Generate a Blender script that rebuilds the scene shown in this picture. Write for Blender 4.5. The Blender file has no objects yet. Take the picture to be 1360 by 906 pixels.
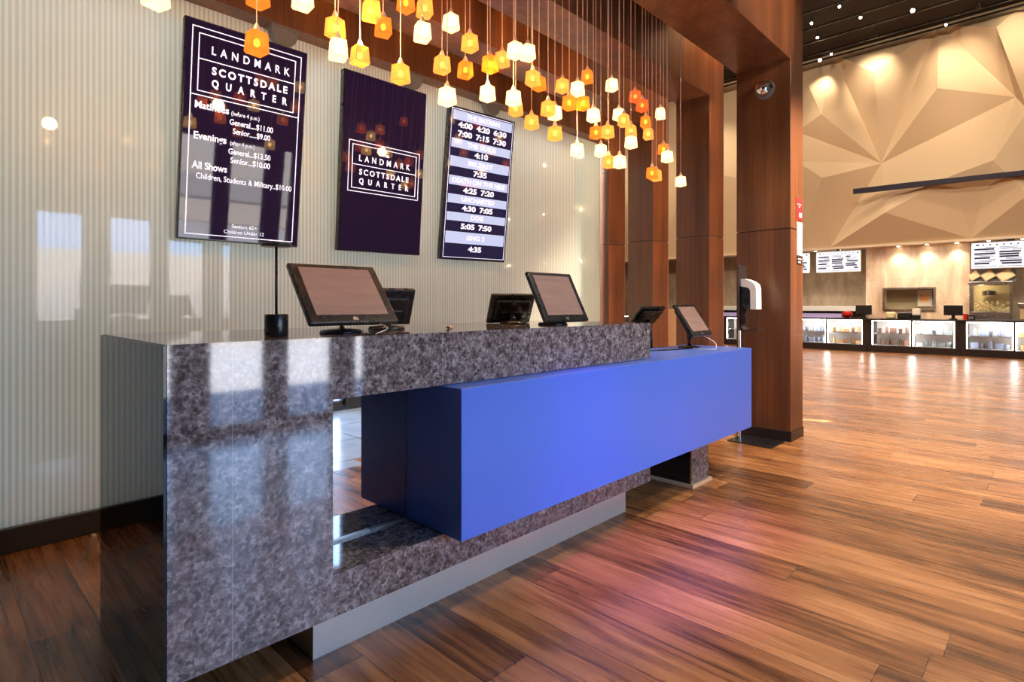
import bpy, bmesh, math, random
from mathutils import Vector, Matrix
S = bpy.context.scene
COL = S.collection
random.seed(7)

# ---------------------------------------------------------------- camera
H = 1.2; F = 753.5; CX = 680.0; HY = 404.0
TH = math.atan(728 / 753.5); CT, ST = math.cos(TH), math.sin(TH)
cam_d = bpy.data.cameras.new('camera'); cam = bpy.data.objects.new('camera', cam_d); COL.objects.link(cam)
cam_d.sensor_width = 36; cam_d.lens = 36 * F / 1360; cam_d.shift_y = -49 / 1360; cam_d.clip_start = .05; cam_d.clip_end = 200
cam.location = (0, 0, H); cam.rotation_euler = (math.pi / 2, 0, TH - math.pi / 2)
S.camera = cam

def P(px, py, X=None, Y=None, Z=None):
    t = (px - CX) / F; v = (HY - py) / F
    r = Vector((CT + ST * t, ST - CT * t, v))
    D = X / r.x if X is not None else (Y / r.y if Y is not None else (Z - H) / r.z)
    return Vector((0, 0, H)) + r * D

# ---------------------------------------------------------------- view, world, sun
S.view_settings.view_transform = 'Standard'; S.view_settings.look = 'None'
S.view_settings.gamma = 1; S.view_settings.use_curve_mapping = False; S.view_settings.exposure = 0.0
try:
    S.cycles.use_denoising = True; S.cycles.max_bounces = 9; S.cycles.diffuse_bounces = 5; S.cycles.glossy_bounces = 5
    S.cycles.transparent_max_bounces = 16; S.cycles.sample_clamp_indirect = 6; S.cycles.use_light_tree = True
    S.cycles.caustics_reflective = False; S.cycles.caustics_refractive = False
except Exception:
    pass
W = bpy.data.worlds.new('sky'); S.world = W; W.use_nodes = True
bg = W.node_tree.nodes['Background']; bg.inputs[0].default_value = (.36, .58, 1, 1); bg.inputs[1].default_value = 15.0

def light(name, kind, loc, energy, color=(1, 1, 1), aim=None, **kw):
    d = bpy.data.lights.new(name, kind); d.energy = energy; d.color = color
    for k, v in kw.items(): setattr(d, k, v)
    o = bpy.data.objects.new(name, d); COL.objects.link(o); o.location = loc
    if aim is not None:
        o.rotation_euler = (Vector(aim) - Vector(loc)).to_track_quat('-Z', 'Y').to_euler()
    return o
light('sun', 'SUN', (0, 0, 20), 40, (1, .92, .80), aim=(3, -8, 8), angle=.01)
# sampling portals for the openings of the street windows (they emit nothing of their own)
for x0, x1 in ((.95, 1.47), (1.72, 2.25), (2.42, 2.93)):
    o = light('window_portal', 'AREA', ((x0 + x1) / 2, -1.9, 1.24), 1, aim=((x0 + x1) / 2, 3, 1.24), shape='RECTANGLE', size=x1 - x0, size_y=2.36)
    o.data.cycles.is_portal = True
WARM = (1, .72, .42); SOFT = (1, .84, .66)
# unseen spots added at the lobby ceiling to brighten the room
for x, y, e in ((3.2, .2, 300), (4.9, .2, 330), (3.4, -1.2, 200), (5.2, -1.2, 250)):
    light('lobby_fill', 'SPOT', (x, y, 4.15), e, SOFT, aim=(x, y + .05, 0), spot_size=1.9, spot_blend=.8, shadow_soft_size=.08)
light('violet_floor_light', 'SPOT', (2.0, .9, 4.1), 850, (.42, .10, 1), aim=(2.25, 1.33, 0), spot_size=.34, spot_blend=1, shadow_soft_size=.05)
light('violet_floor_light', 'SPOT', (2.9, .9, 4.1), 600, (.50, .10, 1), aim=(3.05, 1.3, 0), spot_size=.25, spot_blend=1, shadow_soft_size=.05)
light('column_accent_light', 'SPOT', (4.45, 1.2, 3.4), 45, (1, .45, .10), aim=(5.235, 1.73, 2.12), spot_size=.24, spot_blend=1, shadow_soft_size=.03)
light('column_front_fill', 'SPOT', (5.75, -.9, 4.1), 3000, (1, .80, .58), aim=(5.47, 1.7, 2.0), spot_size=.62, spot_blend=.8, shadow_soft_size=.08)  # unseen spot added to lighten the wide column's narrow face
light('beam_front_fill', 'SPOT', (4.6, -.4, 3.9), 420, (1, .80, .58), aim=(4.7, 1.69, 3.75), spot_size=.8, spot_blend=.8, shadow_soft_size=.08)  # unseen spot added to lighten the front of the first beam
for y, e in ((2.29, 150), (2.90, 150), (3.45, 100)):  # unseen spots added in the beam channels to lighten column faces
    light('channel_fill', 'SPOT', (5.26, y, 4.15), e, (1, .66, .34), aim=(5.27, y, 0), spot_size=2.0, spot_blend=.6, shadow_soft_size=.03)
# small unseen spots added in the column gaps to brighten the next column
for y, e in ((2.166, 11), (2.775, 11), (3.336, 9)):
    for z in (.5, 1.1, 1.7, 2.3, 2.9):
        light('gap_fill', 'SPOT', (5.272, y, z), e * .42, (1, .60, .28), aim=(5.29, y + 1, z), spot_size=2.7, spot_blend=.5, shadow_soft_size=.006)
# high hall: unseen fill spots added for the feature wall and floor
for y in (-.5, 3, 7, 11):
    light('hall_wall_fill', 'SPOT', (10.5, y, 7.9), 540, (1, .78, .58), aim=(18, y, 5.2), spot_size=1.5, spot_blend=.9, shadow_soft_size=.2)
for x, y, z, e in ((9, 1, 8.0, 900), (9, 5, 8.0, 700), (13, 2.5, 8.0, 900), (13, -.5, 8.0, 700), (13, 7, 8.0, 600), (7, 0, 8.0, 500), (10, 10, 8, 500)):
    light('hall_floor_fill', 'SPOT', (x, y, z), e * 2.0, (1, .80, .58), aim=(x + .3, y, 0), spot_size=1.9, spot_blend=.8, shadow_soft_size=.15)

# ---------------------------------------------------------------- materials
def newmat(name):
    m = bpy.data.materials.new(name); m.use_nodes = True
    nt = m.node_tree; b = nt.nodes['Principled BSDF']
    return m, nt, b
def pbr(name, col, rough=.5, metal=0, coat=0, emit=None, es=0, spec=.5, ior=1.5):
    m, nt, b = newmat(name)
    b.inputs['Base Color'].default_value = (*col, 1); b.inputs['Roughness'].default_value = rough
    b.inputs['Metallic'].default_value = metal; b.inputs['Coat Weight'].default_value = coat; b.inputs['Coat Roughness'].default_value = .04
    b.inputs['Specular IOR Level'].default_value = spec; b.inputs['IOR'].default_value = ior
    if emit: b.inputs['Emission Color'].default_value = (*emit, 1); b.inputs['Emission Strength'].default_value = es
    # faint procedural surface variation
    tc = nt.nodes.new('ShaderNodeTexCoord'); n = nt.nodes.new('ShaderNodeTexNoise'); n.inputs['Scale'].default_value = 30
    nt.links.new(tc.outputs['Object'], n.inputs['Vector'])
    mr = nt.nodes.new('ShaderNodeMapRange'); mr.inputs['To Min'].default_value = max(0, rough - .03); mr.inputs['To Max'].default_value = min(1, rough + .03)
    nt.links.new(n.outputs['Fac'], mr.inputs['Value']); nt.links.new(mr.outputs['Result'], b.inputs['Roughness'])
    return m
class N:
    """small node helper"""
    def __init__(s, nt): s.nt = nt
    def n(s, t, **k):
        o = s.nt.nodes.new('ShaderNode' + t)
        for a, v in k.items(): setattr(o, a, v)
        return o
    def l(s, a, b): s.nt.links.new(a, b)
    def math(s, op, a, b=None):
        o = s.n('Math', operation=op)
        for i, v in enumerate((a, b)):
            if v is None: continue
            if isinstance(v, (int, float)): o.inputs[i].default_value = v
            else: s.l(v, o.inputs[i])
        return o.outputs[0]
    def ramp(s, fac, stops):
        r = s.n('ValToRGB'); e = r.color_ramp.elements
        while len(e) < len(stops): e.new(.5)
        for q, (p, c) in zip(e, stops): q.position = p; q.color = (*c, 1)
        s.l(fac, r.inputs[0]); return r.outputs[0]
    def pos(s): return s.n('NewGeometry').outputs['Position']
    def mapping(s, v, sc):
        m = s.n('Mapping'); m.inputs['Scale'].default_value = sc; s.l(v, m.inputs[0]); return m.outputs[0]
    def noise(s, v, sc, det=4, rough=.5, dist=0):
        m = s.n('TexNoise'); m.inputs['Scale'].default_value = sc; m.inputs['Detail'].default_value = det
        m.inputs['Roughness'].default_value = rough; m.inputs['Distortion'].default_value = dist; s.l(v, m.inputs['Vector']); return m.outputs['Fac']
    def mix(s, f, a, b, mode='MIX'):
        m = s.n('Mix', data_type='RGBA', blend_type=mode)
        if isinstance(f, (int, float)): m.inputs[0].default_value = f
        else: s.l(f, m.inputs[0])
        for i, v in ((6, a), (7, b)):
            if isinstance(v, tuple): m.inputs[i].default_value = (*v, 1)
            else: s.l(v, m.inputs[i])
        return m.outputs[2]
    def bump(s, h, st, dist=.01):
        b = s.n('Bump'); b.inputs['Strength'].default_value = st; b.inputs['Distance'].default_value = dist; s.l(h, b.inputs['Height']); return b.outputs[0]

def floor_mat():
    m, nt, b = newmat('hand_scraped_wood'); k = N(nt); p = k.pos()
    sp = k.n('SeparateXYZ'); k.l(p, sp.inputs[0]); x, y = sp.outputs[0], sp.outputs[1]
    u = k.math('DIVIDE', k.math('ADD', x, .13), .195); row = k.math('FLOOR', u); fx = k.math('FRACT', u)
    wn = k.n('TexWhiteNoise', noise_dimensions='1D'); k.l(row, wn.inputs['W'])
    v = k.math('ADD', k.math('DIVIDE', y, 1.7), k.math('MULTIPLY', wn.outputs[0], 7.3)); seg = k.math('FLOOR', v); fy = k.math('FRACT', v)
    w2 = k.n('TexWhiteNoise', noise_dimensions='2D'); cb = k.n('CombineXYZ'); k.l(row, cb.inputs[0]); k.l(seg, cb.inputs[1]); k.l(cb.outputs[0], w2.inputs['Vector'])
    # per plank shifted grain
    cs = k.n('CombineXYZ'); k.l(k.math('MULTIPLY', w2.outputs[0], 13.0), cs.inputs[1]); k.l(k.math('MULTIPLY', w2.outputs[0], 5.0), cs.inputs[2])
    va = k.n('VectorMath', operation='ADD'); k.l(p, va.inputs[0]); k.l(cs.outputs[0], va.inputs[1])
    g1 = k.noise(k.mapping(va.outputs[0], (13, .9, 1)), 1.0, 5, .55, 1.6)
    g2 = k.noise(k.mapping(va.outputs[0], (55, 2.5, 1)), 1.0, 3, .5, .4)
    g3 = k.noise(k.mapping(va.outputs[0], (5, 1.6, 1)), 1.0, 3, .5, .8)
    t = k.math('ADD', k.math('MULTIPLY', g1, .72), k.math('MULTIPLY', g2, .28))
    t = k.math('ADD', t, k.math('MULTIPLY', k.math('SUBTRACT', w2.outputs[0], .5), .24))
    t = k.math('ADD', t, k.math('MULTIPLY', k.math('SUBTRACT', g3, .5), .35))
    c = k.ramp(t, [(.22, (.040, .016, .008)), (.38, (.13, .048, .017)), (.50, (.25, .098, .034)), (.64, (.38, .165, .060)), (.80, (.52, .26, .11))])
    d1 = k.math('MINIMUM', fx, k.math('SUBTRACT', 1, fx)); d2 = k.math('MULTIPLY', k.math('MINIMUM', fy, k.math('SUBTRACT', 1, fy)), 8.7)
    seam = k.math('LESS_THAN', k.math('MINIMUM', d1, d2), .009)
    c = k.mix(k.math('MULTIPLY', seam, .85), c, (.012, .006, .004)); k.l(c, b.inputs['Base Color'])
    wv = k.noise(k.mapping(va.outputs[0], (3.0, 22, 1)), 1.0, 2, .5, .3)
    hh = k.math('ADD', k.math('MULTIPLY', wv, .55), k.math('MULTIPLY', g1, .35)); hh = k.math('SUBTRACT', hh, k.math('MULTIPLY', seam, .6))
    k.l(k.bump(hh, .35, .006), b.inputs['Normal'])
    k.l(k.math('ADD', .20, k.math('MULTIPLY', g2, .16)), b.inputs['Roughness']); b.inputs['Specular IOR Level'].default_value = .55
    return m
def tile_mat():
    m, nt, b = newmat('entry_stone_tile'); k = N(nt); p = k.pos()
    sp = k.n('SeparateXYZ'); k.l(p, sp.inputs[0])
    f = []
    for o, s in ((0, .9), (1, .6)):
        q = k.math('FRACT', k.math('DIVIDE', sp.outputs[o], s)); f.append(k.math('MULTIPLY', k.math('MINIMUM', q, k.math('SUBTRACT', 1, q)), s))
    seam = k.math('LESS_THAN', k.math('MINIMUM', f[0], f[1]), .005)
    n = k.noise(p, 3, 5)
    c = k.ramp(n, [(.3, (.36, .45, .56)), (.7, (.50, .60, .72))]); c = k.mix(seam, c, (.06, .06, .07)); k.l(c, b.inputs['Base Color'])
    b.inputs['Roughness'].default_value = .16
    return m
def wood_mat(name, axis='z', dark=(.065, .021, .009), mid=(.13, .044, .017), lite=(.22, .082, .030), rough=.38, coat=.15):
    m, nt, b = newmat(name); k = N(nt); tc = k.n('TexCoord'); p = k.pos()
    sc = {'z': (38, 38, 1.3), 'x': (1.3, 38, 38)}[axis]
    g = k.noise(k.mapping(p, sc), 1, 6, .6, .3); g2 = k.noise(k.mapping(p, tuple(q * .18 for q in sc)), 1, 3, .5, .6)
    t = k.math('ADD', k.math('MULTIPLY', g, .5), k.math('MULTIPLY', g2, .5))
    c = k.ramp(t, [(.32, dark), (.5, mid), (.7, lite)]); k.l(c, b.inputs['Base Color'])
    b.inputs['Roughness'].default_value = rough; b.inputs['Coat Weight'].default_value = coat; b.inputs['Coat Roughness'].default_value = .2
    return m
def stone_mat():
    m, nt, b = newmat('polished_brown_marble'); k = N(nt); p = k.pos()
    n0 = k.noise(p, 7, 1, .5); va = k.n('VectorMath', operation='MULTIPLY_ADD'); k.l(p, va.inputs[0]); va.inputs[1].default_value = (1, 1, 1)
    cc = k.n('CombineXYZ'); k.l(k.math('MULTIPLY', n0, .03), cc.inputs[0]); k.l(k.math('MULTIPLY', n0, .025), cc.inputs[2]); k.l(cc.outputs[0], va.inputs[2])
    v = va.outputs[0]
    n1 = k.noise(v, 30, 8, .70, .25); n2 = k.noise(v, 85, 5, .7, .5)
    t = k.math('ADD', k.math('MULTIPLY', n1, .62), k.math('MULTIPLY', n2, .38))
    c = k.ramp(t, [(.34, (.028, .018, .016)), (.44, (.095, .070, .068)), (.53, (.21, .17, .17)), (.61, (.38, .34, .345)), (.71, (.68, .65, .66))])
    vo = k.n('TexVoronoi', feature='DISTANCE_TO_EDGE'); vo.inputs['Scale'].default_value = 24; k.l(v, vo.inputs['Vector'])
    vein = k.math('LESS_THAN', vo.outputs['Distance'], .018); mask = k.math('GREATER_THAN', k.noise(p, 26, 3), .60)
    fl = k.n('TexVoronoi'); fl.inputs['Scale'].default_value = 95; k.l(v, fl.inputs['Vector']); fs = k.n('SeparateColor'); k.l(fl.outputs['Color'], fs.inputs[0])
    c = k.mix(k.math('MULTIPLY', k.math('GREATER_THAN', fs.outputs[0], .89), .26), c, (.55, .52, .54)); c = k.mix(k.math('MULTIPLY', k.math('LESS_THAN', fs.outputs[1], .16), .6), c, (.035, .022, .022))
    c = k.mix(k.math('MULTIPLY', k.math('MULTIPLY', vein, mask), .5), c, (.50, .47, .49))
    sp = k.n('SeparateXYZ'); k.l(p, sp.inputs[0])
    s1 = k.math('LESS_THAN', k.math('ABSOLUTE', k.math('SUBTRACT', k.math('FRACT', k.math('DIVIDE', k.math('SUBTRACT', sp.outputs[0], .62), .78)), .0)), .0022)
    c = k.mix(k.math('MULTIPLY', s1, .6), c, (.5, .5, .52))
    k.l(c, b.inputs['Base Color']); b.inputs['Roughness'].default_value = .05; b.inputs['IOR'].default_value = 1.8
    return m
def reeded_mat():
    m, nt, b = newmat('striped_frosted_glass'); k = N(nt); p = k.pos(); sp = k.n('SeparateXYZ'); k.l(p, sp.inputs[0])
    fr = k.math('FRACT', k.math('DIVIDE', sp.outputs[0], .0255)); st = k.math('GREATER_THAN', fr, .5)
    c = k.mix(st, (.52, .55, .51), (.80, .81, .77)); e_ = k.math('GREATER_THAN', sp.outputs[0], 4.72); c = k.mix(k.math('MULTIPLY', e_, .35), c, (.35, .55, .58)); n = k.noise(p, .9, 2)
    c = k.mix(k.math('MULTIPLY', n, .12), c, (.5, .56, .5)); k.l(c, b.inputs['Base Color'])
    b.inputs['Roughness'].default_value = .35; b.inputs['Coat Weight'].default_value = 1; b.inputs['Coat Roughness'].default_value = .03; b.inputs['Coat IOR'].default_value = 1.6
    ph = k.math('MULTIPLY', k.math('ABSOLUTE', k.math('SUBTRACT', fr, .5)), 2)
    k.l(k.bump(ph, .08, .001), b.inputs['Normal'])
    tl = k.n('BsdfTranslucent'); k.l(k.mix(.35, c, (.96, .97, .96)), tl.inputs[0]); a = k.n('MixShader'); a.inputs[0].default_value = .42
    k.l(b.outputs[0], a.inputs[1]); k.l(tl.outputs[0], a.inputs[2]); k.l(a.outputs[0], nt.nodes['Material Output'].inputs[0])
    return m
def trav_mat(name, a, c2, s, rough=.5):
    m, nt, b = newmat(name); k = N(nt); p = k.pos()
    n = k.noise(k.mapping(p, (1, s, s * .35)), 1, 7, .65, .5)
    c = k.ramp(n, [(.3, a), (.7, c2)])
    sp = k.n('SeparateXYZ'); k.l(p, sp.inputs[0])
    f = k.math('FRACT', k.math('DIVIDE', sp.outputs[2], .62)); g = k.math('FRACT', k.math('ADD', k.math('DIVIDE', sp.outputs[1], .30), k.math('MULTIPLY', k.math('FLOOR', k.math('DIVIDE', sp.outputs[2], .62)), .37)))
    seam = k.math('MAXIMUM', k.math('LESS_THAN', f, .012), k.math('LESS_THAN', g, .02))
    c = k.mix(k.math('MULTIPLY', seam, .35), c, tuple(q * .4 for q in a)); k.l(c, b.inputs['Base Color']); b.inputs['Roughness'].default_value = rough
    return m
def shade_mat(name, tint, es):
    m = bpy.data.materials.new(name); m.use_nodes = True; nt = m.node_tree; nt.nodes.clear(); k = N(nt)
    out = k.n('OutputMaterial'); tl = k.n('BsdfTranslucent'); tl.inputs[0].default_value = (*tint, 1)
    tr = k.n('BsdfTransparent'); tr.inputs[0].default_value = (*tint, 1); em = k.n('Emission'); em.inputs[0].default_value = (*tint, 1); em.inputs[1].default_value = es
    n = k.noise(k.n('TexCoord').outputs['Object'], 60, 3); k.l(k.math('MULTIPLY', k.math('ADD', .6, k.math('MULTIPLY', n, .8)), es), em.inputs[1])
    m1 = k.n('MixShader'); m1.inputs[0].default_value = .45; k.l(tl.outputs[0], m1.inputs[1]); k.l(tr.outputs[0], m1.inputs[2])
    a = k.n('AddShader'); k.l(m1.outputs[0], a.inputs[0]); k.l(em.outputs[0], a.inputs[1]); k.l(a.outputs[0], out.inputs[0]); return m

M = dict(
    endp=pbr('dark_polished_panel', (.006, .008, .010), .03, ior=1.33), backw=pbr('cavity_paint', (.85, .82, .74), .8), kick=pbr('satin_metal', (.62, .60, .56), .42, .55),
    floor=floor_mat(), tile=tile_mat(), wood=wood_mat('cherry_veneer'), stone=stone_mat(), reeded=reeded_mat(),
    base=pbr('dark_base', (.018, .013, .013), .35), baseg=pbr('charcoal_skirting', (.045, .045, .05), .3),
    blue=pbr('cobalt_laminate', (.075, .17, .68), .30), steel=pbr('brushed_metal', (.55, .53, .50), .28, 1),
    chrome=pbr('chrome', (.8, .8, .8), .08, 1), mirror=pbr('mirror', (.75, .73, .72), .015, 1),
    black=pbr('black_plastic', (.012, .012, .014), .28), blackg=pbr('gloss_black', (.008, .008, .010), .05, coat=1),
    greyp=pbr('grey_plastic', (.16, .16, .17), .4), white=pbr('white_plastic', (.82, .82, .80), .3), cream=pbr('cream_paint', (.78, .66, .50), .7),
    facet=pbr('facet_paint', (.72, .57, .38), .75), dkceil=pbr('dark_ceiling', (.022, .014, .012), .8), ceil=pbr('lobby_ceiling', (.30, .24, .19), .8),
    walls=pbr('warm_wall_paint', (.35, .28, .22), .7), ext=pbr('sunlit_stucco', (.72, .62, .50), .9), extw=pbr('pale_band', (.52, .47, .42), .9),
    pave=pbr('pavement', (.16, .17, .19), .7), darkwall=pbr('dark_sill', (.03, .035, .045), .5), frame=pbr('bronze_frame', (.05, .045, .045), .4),
    trav=trav_mat('travertine', (.46, .29, .18), (.90, .74, .58), 2.6), slate=trav_mat('grey_wood_tile', (.20, .155, .11), (.44, .35, .26), 3.5),
    tan=pbr('raw_wood', (.62, .42, .26), .6), card=pbr('cardboard', (.62, .43, .24), .8), red=pbr('red', (.75, .02, .025), .4), paper=pbr('paper', (.60, .60, .58), .7),
    socket=pbr('socket_white', (.80, .70, .58), .5), cord=pbr('cord_white', (.78, .62, .52), .6),
    bulb=pbr('bulb', (1, .8, .5), .5, emit=(1, .62, .26), es=11), hotbulb=pbr('hot_bulb', (1, .9, .7), .5, emit=(1, .80, .50), es=38),
    amber=shade_mat('amber_glass', (1, .30, .045), .55), honey=shade_mat('honey_glass', (1, .42, .10), .70), pearl=shade_mat('pearl_glass', (1, .70, .32), 1.3), coral=shade_mat('coral_glass', (1, .18, .05), .5),
    spot=pbr('spot_lens', (1, .9, .7), .4, emit=(1, .80, .50), es=45), led=pbr('led_strip', (1, 1, 1), .4, emit=(1, .95, .88), es=24.0),
    casein=pbr('case_white', (.85, .83, .80), .5), txt=pbr('screen_white', (.9, .9, .95), .5, emit=(.86, .84, 1), es=.95),
    lav=pbr('screen_lavender', (.1, .1, .12), .10, coat=1, emit=(.60, .65, .90), es=1.0), menu=pbr('menu_white', (.3, .3, .3), .3, emit=(.80, .83, 1), es=1.1), menutx=pbr('menu_ink', (.01, .01, .03), .4),
    navy=pbr('screen_navy', (.01, .01, .02), .05, emit=(.020, .014, .055), es=.8), purple=pbr('screen_purple', (.01, .006, .02), .03, emit=(.013, .005, .022), es=.8, spec=.45),
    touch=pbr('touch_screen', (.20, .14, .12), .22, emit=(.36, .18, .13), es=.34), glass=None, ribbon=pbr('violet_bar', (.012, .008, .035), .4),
    popcorn=pbr('popcorn_yellow', (.80, .62, .28), .9, emit=(1, .75, .35), es=.25), mesh=pbr('grey_cloth', (.3, .29, .28), .8),
)
def glass_mat():
    m = bpy.data.materials.new('clear_glass'); m.use_nodes = True; nt = m.node_tree; nt.nodes.clear(); k = N(nt)
    o = k.n('OutputMaterial'); t = k.n('BsdfTransparent'); g = k.n('BsdfGlossy'); g.inputs['Roughness'].default_value = .02
    n = k.noise(k.n('TexCoord').outputs['Object'], 8, 2); k.l(k.math('MULTIPLY', n, .04), g.inputs['Roughness'])
    f = k.n('Fresnel'); f.inputs[0].default_value = 1.45; mx = k.n('MixShader'); k.l(f.outputs[0], mx.inputs[0]); k.l(t.outputs[0], mx.inputs[1]); k.l(g.outputs[0], mx.inputs[2]); k.l(mx.outputs[0], o.inputs[0]); return m
M['glass'] = glass_mat()
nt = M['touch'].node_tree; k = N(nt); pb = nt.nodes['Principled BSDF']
c = k.ramp(k.noise(k.mapping(k.n('TexCoord').outputs['Object'], (3, 14, 26)), 1, 3, .5, .8), [(.3, (.24, .125, .10)), (.7, (.46, .24, .17))]); k.l(c, pb.inputs['Emission Color'])  # streaky pink-brown haze on the screens, painted in as dim emission

# ---------------------------------------------------------------- mesh helpers
def B(): return bmesh.new()
def box(bm, x0, x1, y0, y1, z0, z1, bev=0, seg=1):
    r = bmesh.ops.create_cube(bm, size=1); vs = r['verts']
    for v in vs: v.co = Vector(((x0 + x1) / 2 + v.co.x * (x1 - x0), (y0 + y1) / 2 + v.co.y * (y1 - y0), (z0 + z1) / 2 + v.co.z * (z1 - z0)))
    if bev:
        es = list({e for v in vs for e in v.link_edges}); bmesh.ops.bevel(bm, geom=es, offset=bev, segments=seg, affect='EDGES', profile=.5)
    return bm
def prism(bm, pts, d):
    """closed prism: polygon pts (Vectors) swept along d"""
    a = [bm.verts.new(p) for p in pts]; b = [bm.verts.new(Vector(p) + Vector(d)) for p in pts]; n = len(pts)
    bm.faces.new(a); bm.faces.new(b[::-1])
    for i in range(n): bm.faces.new((a[i], b[i], b[(i + 1) % n], a[(i + 1) % n]))
    bmesh.ops.recalc_face_normals(bm, faces=bm.faces); return bm
def cyl(bm, p0, p1, r0, r1=None, seg=16, caps=True):
    r1 = r0 if r1 is None else r1; p0, p1 = Vector(p0), Vector(p1); d = (p1 - p0).normalized()
    q = d.to_track_quat('Z', 'Y'); A, C = [], []
    for i in range(seg):
        a = 2 * math.pi * i / seg; o = q @ Vector((math.cos(a), math.sin(a), 0))
        A.append(bm.verts.new(p0 + o * r0)); C.append(bm.verts.new(p1 + o * r1))
    for i in range(seg): bm.faces.new((A[i], A[(i + 1) % seg], C[(i + 1) % seg], C[i]))
    if caps: bm.faces.new(A[::-1]); bm.faces.new(C)
    return bm
def tube(bm, pts, r, seg=8):
    pts = [Vector(p) for p in pts]; rings = []
    for i, p in enumerate(pts):
        d = (pts[min(i + 1, len(pts) - 1)] - pts[max(i - 1, 0)]).normalized(); q = d.to_track_quat('Z', 'Y')
        rings.append([bm.verts.new(p + q @ Vector((math.cos(2 * math.pi * j / seg) * r, math.sin(2 * math.pi * j / seg) * r, 0))) for j in range(seg)])
    for a, b in zip(rings, rings[1:]):
        for j in range(seg): bm.faces.new((a[j], a[(j + 1) % seg], b[(j + 1) % seg], b[j]))
    bm.faces.new(rings[0][::-1]); bm.faces.new(rings[-1]); return bm
def lathe(bm, prof, c=(0, 0, 0), seg=24):
    c = Vector(c); rings = []
    for r, z in prof: rings.append([bm.verts.new(c + Vector((r * math.cos(2 * math.pi * j / seg), r * math.sin(2 * math.pi * j / seg), z))) for j in range(seg)])
    for a, b in zip(rings, rings[1:]):
        for j in range(seg): bm.faces.new((a[j], a[(j + 1) % seg], b[(j + 1) % seg], b[j]))
    bm.faces.new(rings[0][::-1]); bm.faces.new(rings[-1]); return bm
def ball(bm, c, r, sc=(1, 1, 1), sub=2):
    v = bmesh.ops.create_icosphere(bm, subdivisions=sub, radius=1)['verts']
    for q in v: q.co = Vector(c) + Vector((q.co.x * r * sc[0], q.co.y * r * sc[1], q.co.z * r * sc[2]))
    for q in v:
        for f in q.link_faces: f.smooth = True
    return bm
def smooth(bm, on=True):
    for f in bm.faces: f.smooth = on
    return bm
def obj(name, bm, mat, parent=None, world=True, sm=False):
    me = bpy.data.meshes.new(name)
    if world and parent is not None: bmesh.ops.translate(bm, vec=-root_loc(parent), verts=bm.verts)
    if sm:
        smooth(bm)
        for e in bm.edges:
            if len(e.link_faces) == 2 and e.calc_face_angle(0) > .6: e.smooth = False
    bm.to_mesh(me); bm.free(); me.materials.append(M[mat] if isinstance(mat, str) else mat)
    o = bpy.data.objects.new(name, me); COL.objects.link(o)
    if parent is not None: o.parent = parent
    return o
def root_loc(o):
    v = Vector(o.location)
    while o.parent: o = o.parent; v += Vector(o.location)
    return v
def tag(o, label, cat, group=None):
    o['label'] = label; o['category'] = cat
    if group: o['group'] = group
    return o
def thing(name, label, cat, loc=(0, 0, 0), group=None, u=None, d=None):
    o = bpy.data.objects.new(name, None); COL.objects.link(o); o.location = loc; o.empty_display_size = .1
    if u is not None:
        u = Vector(u).normalized(); d = Vector(d).normalized(); n = d.cross(u).normalized()
        mt = Matrix((( u.x, n.x, d.x), (u.y, n.y, d.y), (u.z, n.z, d.z))); o.rotation_euler = mt.to_euler()
    return tag(o, label, cat, group)
def struct(name, bm, mat, parent=None, sm=False):
    o = obj(name, bm, mat, parent, sm=sm)
    if parent is None: o['kind'] = 'structure'
    return o
def text(name, body, size, x, z, mat, parent, y=0, width=None, align='CENTER', bold=0, space=1, ext=.0008):
    cu = bpy.data.curves.new('t', 'FONT'); cu.body = body; cu.size = size; cu.align_x = align; cu.align_y = 'CENTER'; cu.offset = bold; cu.space_character = space; cu.extrude = ext; cu.resolution_u = 3
    t = bpy.data.objects.new('t', cu); COL.objects.link(t); bpy.context.view_layer.update()
    me = bpy.data.meshes.new_from_object(t.evaluated_get(bpy.context.evaluated_depsgraph_get())); bpy.data.objects.remove(t); bpy.data.curves.remove(cu)
    xs = [v.co.x for v in me.vertices]; k = 1
    if width and xs: k = width / (max(xs) - min(xs))
    for v in me.vertices: v.co = Vector((x + v.co.x * k, y - v.co.z, z + v.co.y))
    me.materials.clear(); me.materials.append(M[mat]); o = bpy.data.objects.new(name, me); COL.objects.link(o); o.parent = parent
    return o
def copy_tree(o, parent=None):
    c = o.copy(); COL.objects.link(c)
    if parent is not None: c.parent = parent
    for ch in list(o.children): copy_tree(ch, c)
    return c

# ================================================================ SETTING
XC = 5.235; XE = 5.56; ZL = 4.2
bm = B(); box(bm, -3, 2.3, .18, 16, -.1, 0); box(bm, 2.3, XE, 0, 16, -.1, 0); box(bm, XE, 19, -1.9, 16, -.1, 0); struct('floor', bm, 'floor')
bm = B(); box(bm, -3, 2.3, -1.9, .18, -.1, 0); box(bm, 2.3, XE, -1.9, 0, -.1, 0); struct('floor_entry', bm, 'tile')
struct('ceiling_lobby', box(B(), -3, XE, -2.0, 4.5, ZL, ZL + .15), 'ceil')
struct('ceiling_hall', box(B(), XE, 19.2, -2.0, 16.1, 8.35, 8.5), 'dkceil')
bm = B(); box(bm, XE, XE + .12, -2.0, 16.1, ZL, 8.35); struct('wall_above_lobby', bm, 'walls')
struct('wall_left', box(B(), -3.15, -3, -2.0, 4.5, 0, ZL), 'darkwall')
struct('wall_back', box(B(), -3, XC, 4.4, 4.5, 0, ZL), 'backw')
struct('wall_divider', box(B(), 5.16, 5.22, 3.90, 4.4, 0, ZL), 'backw')
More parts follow.
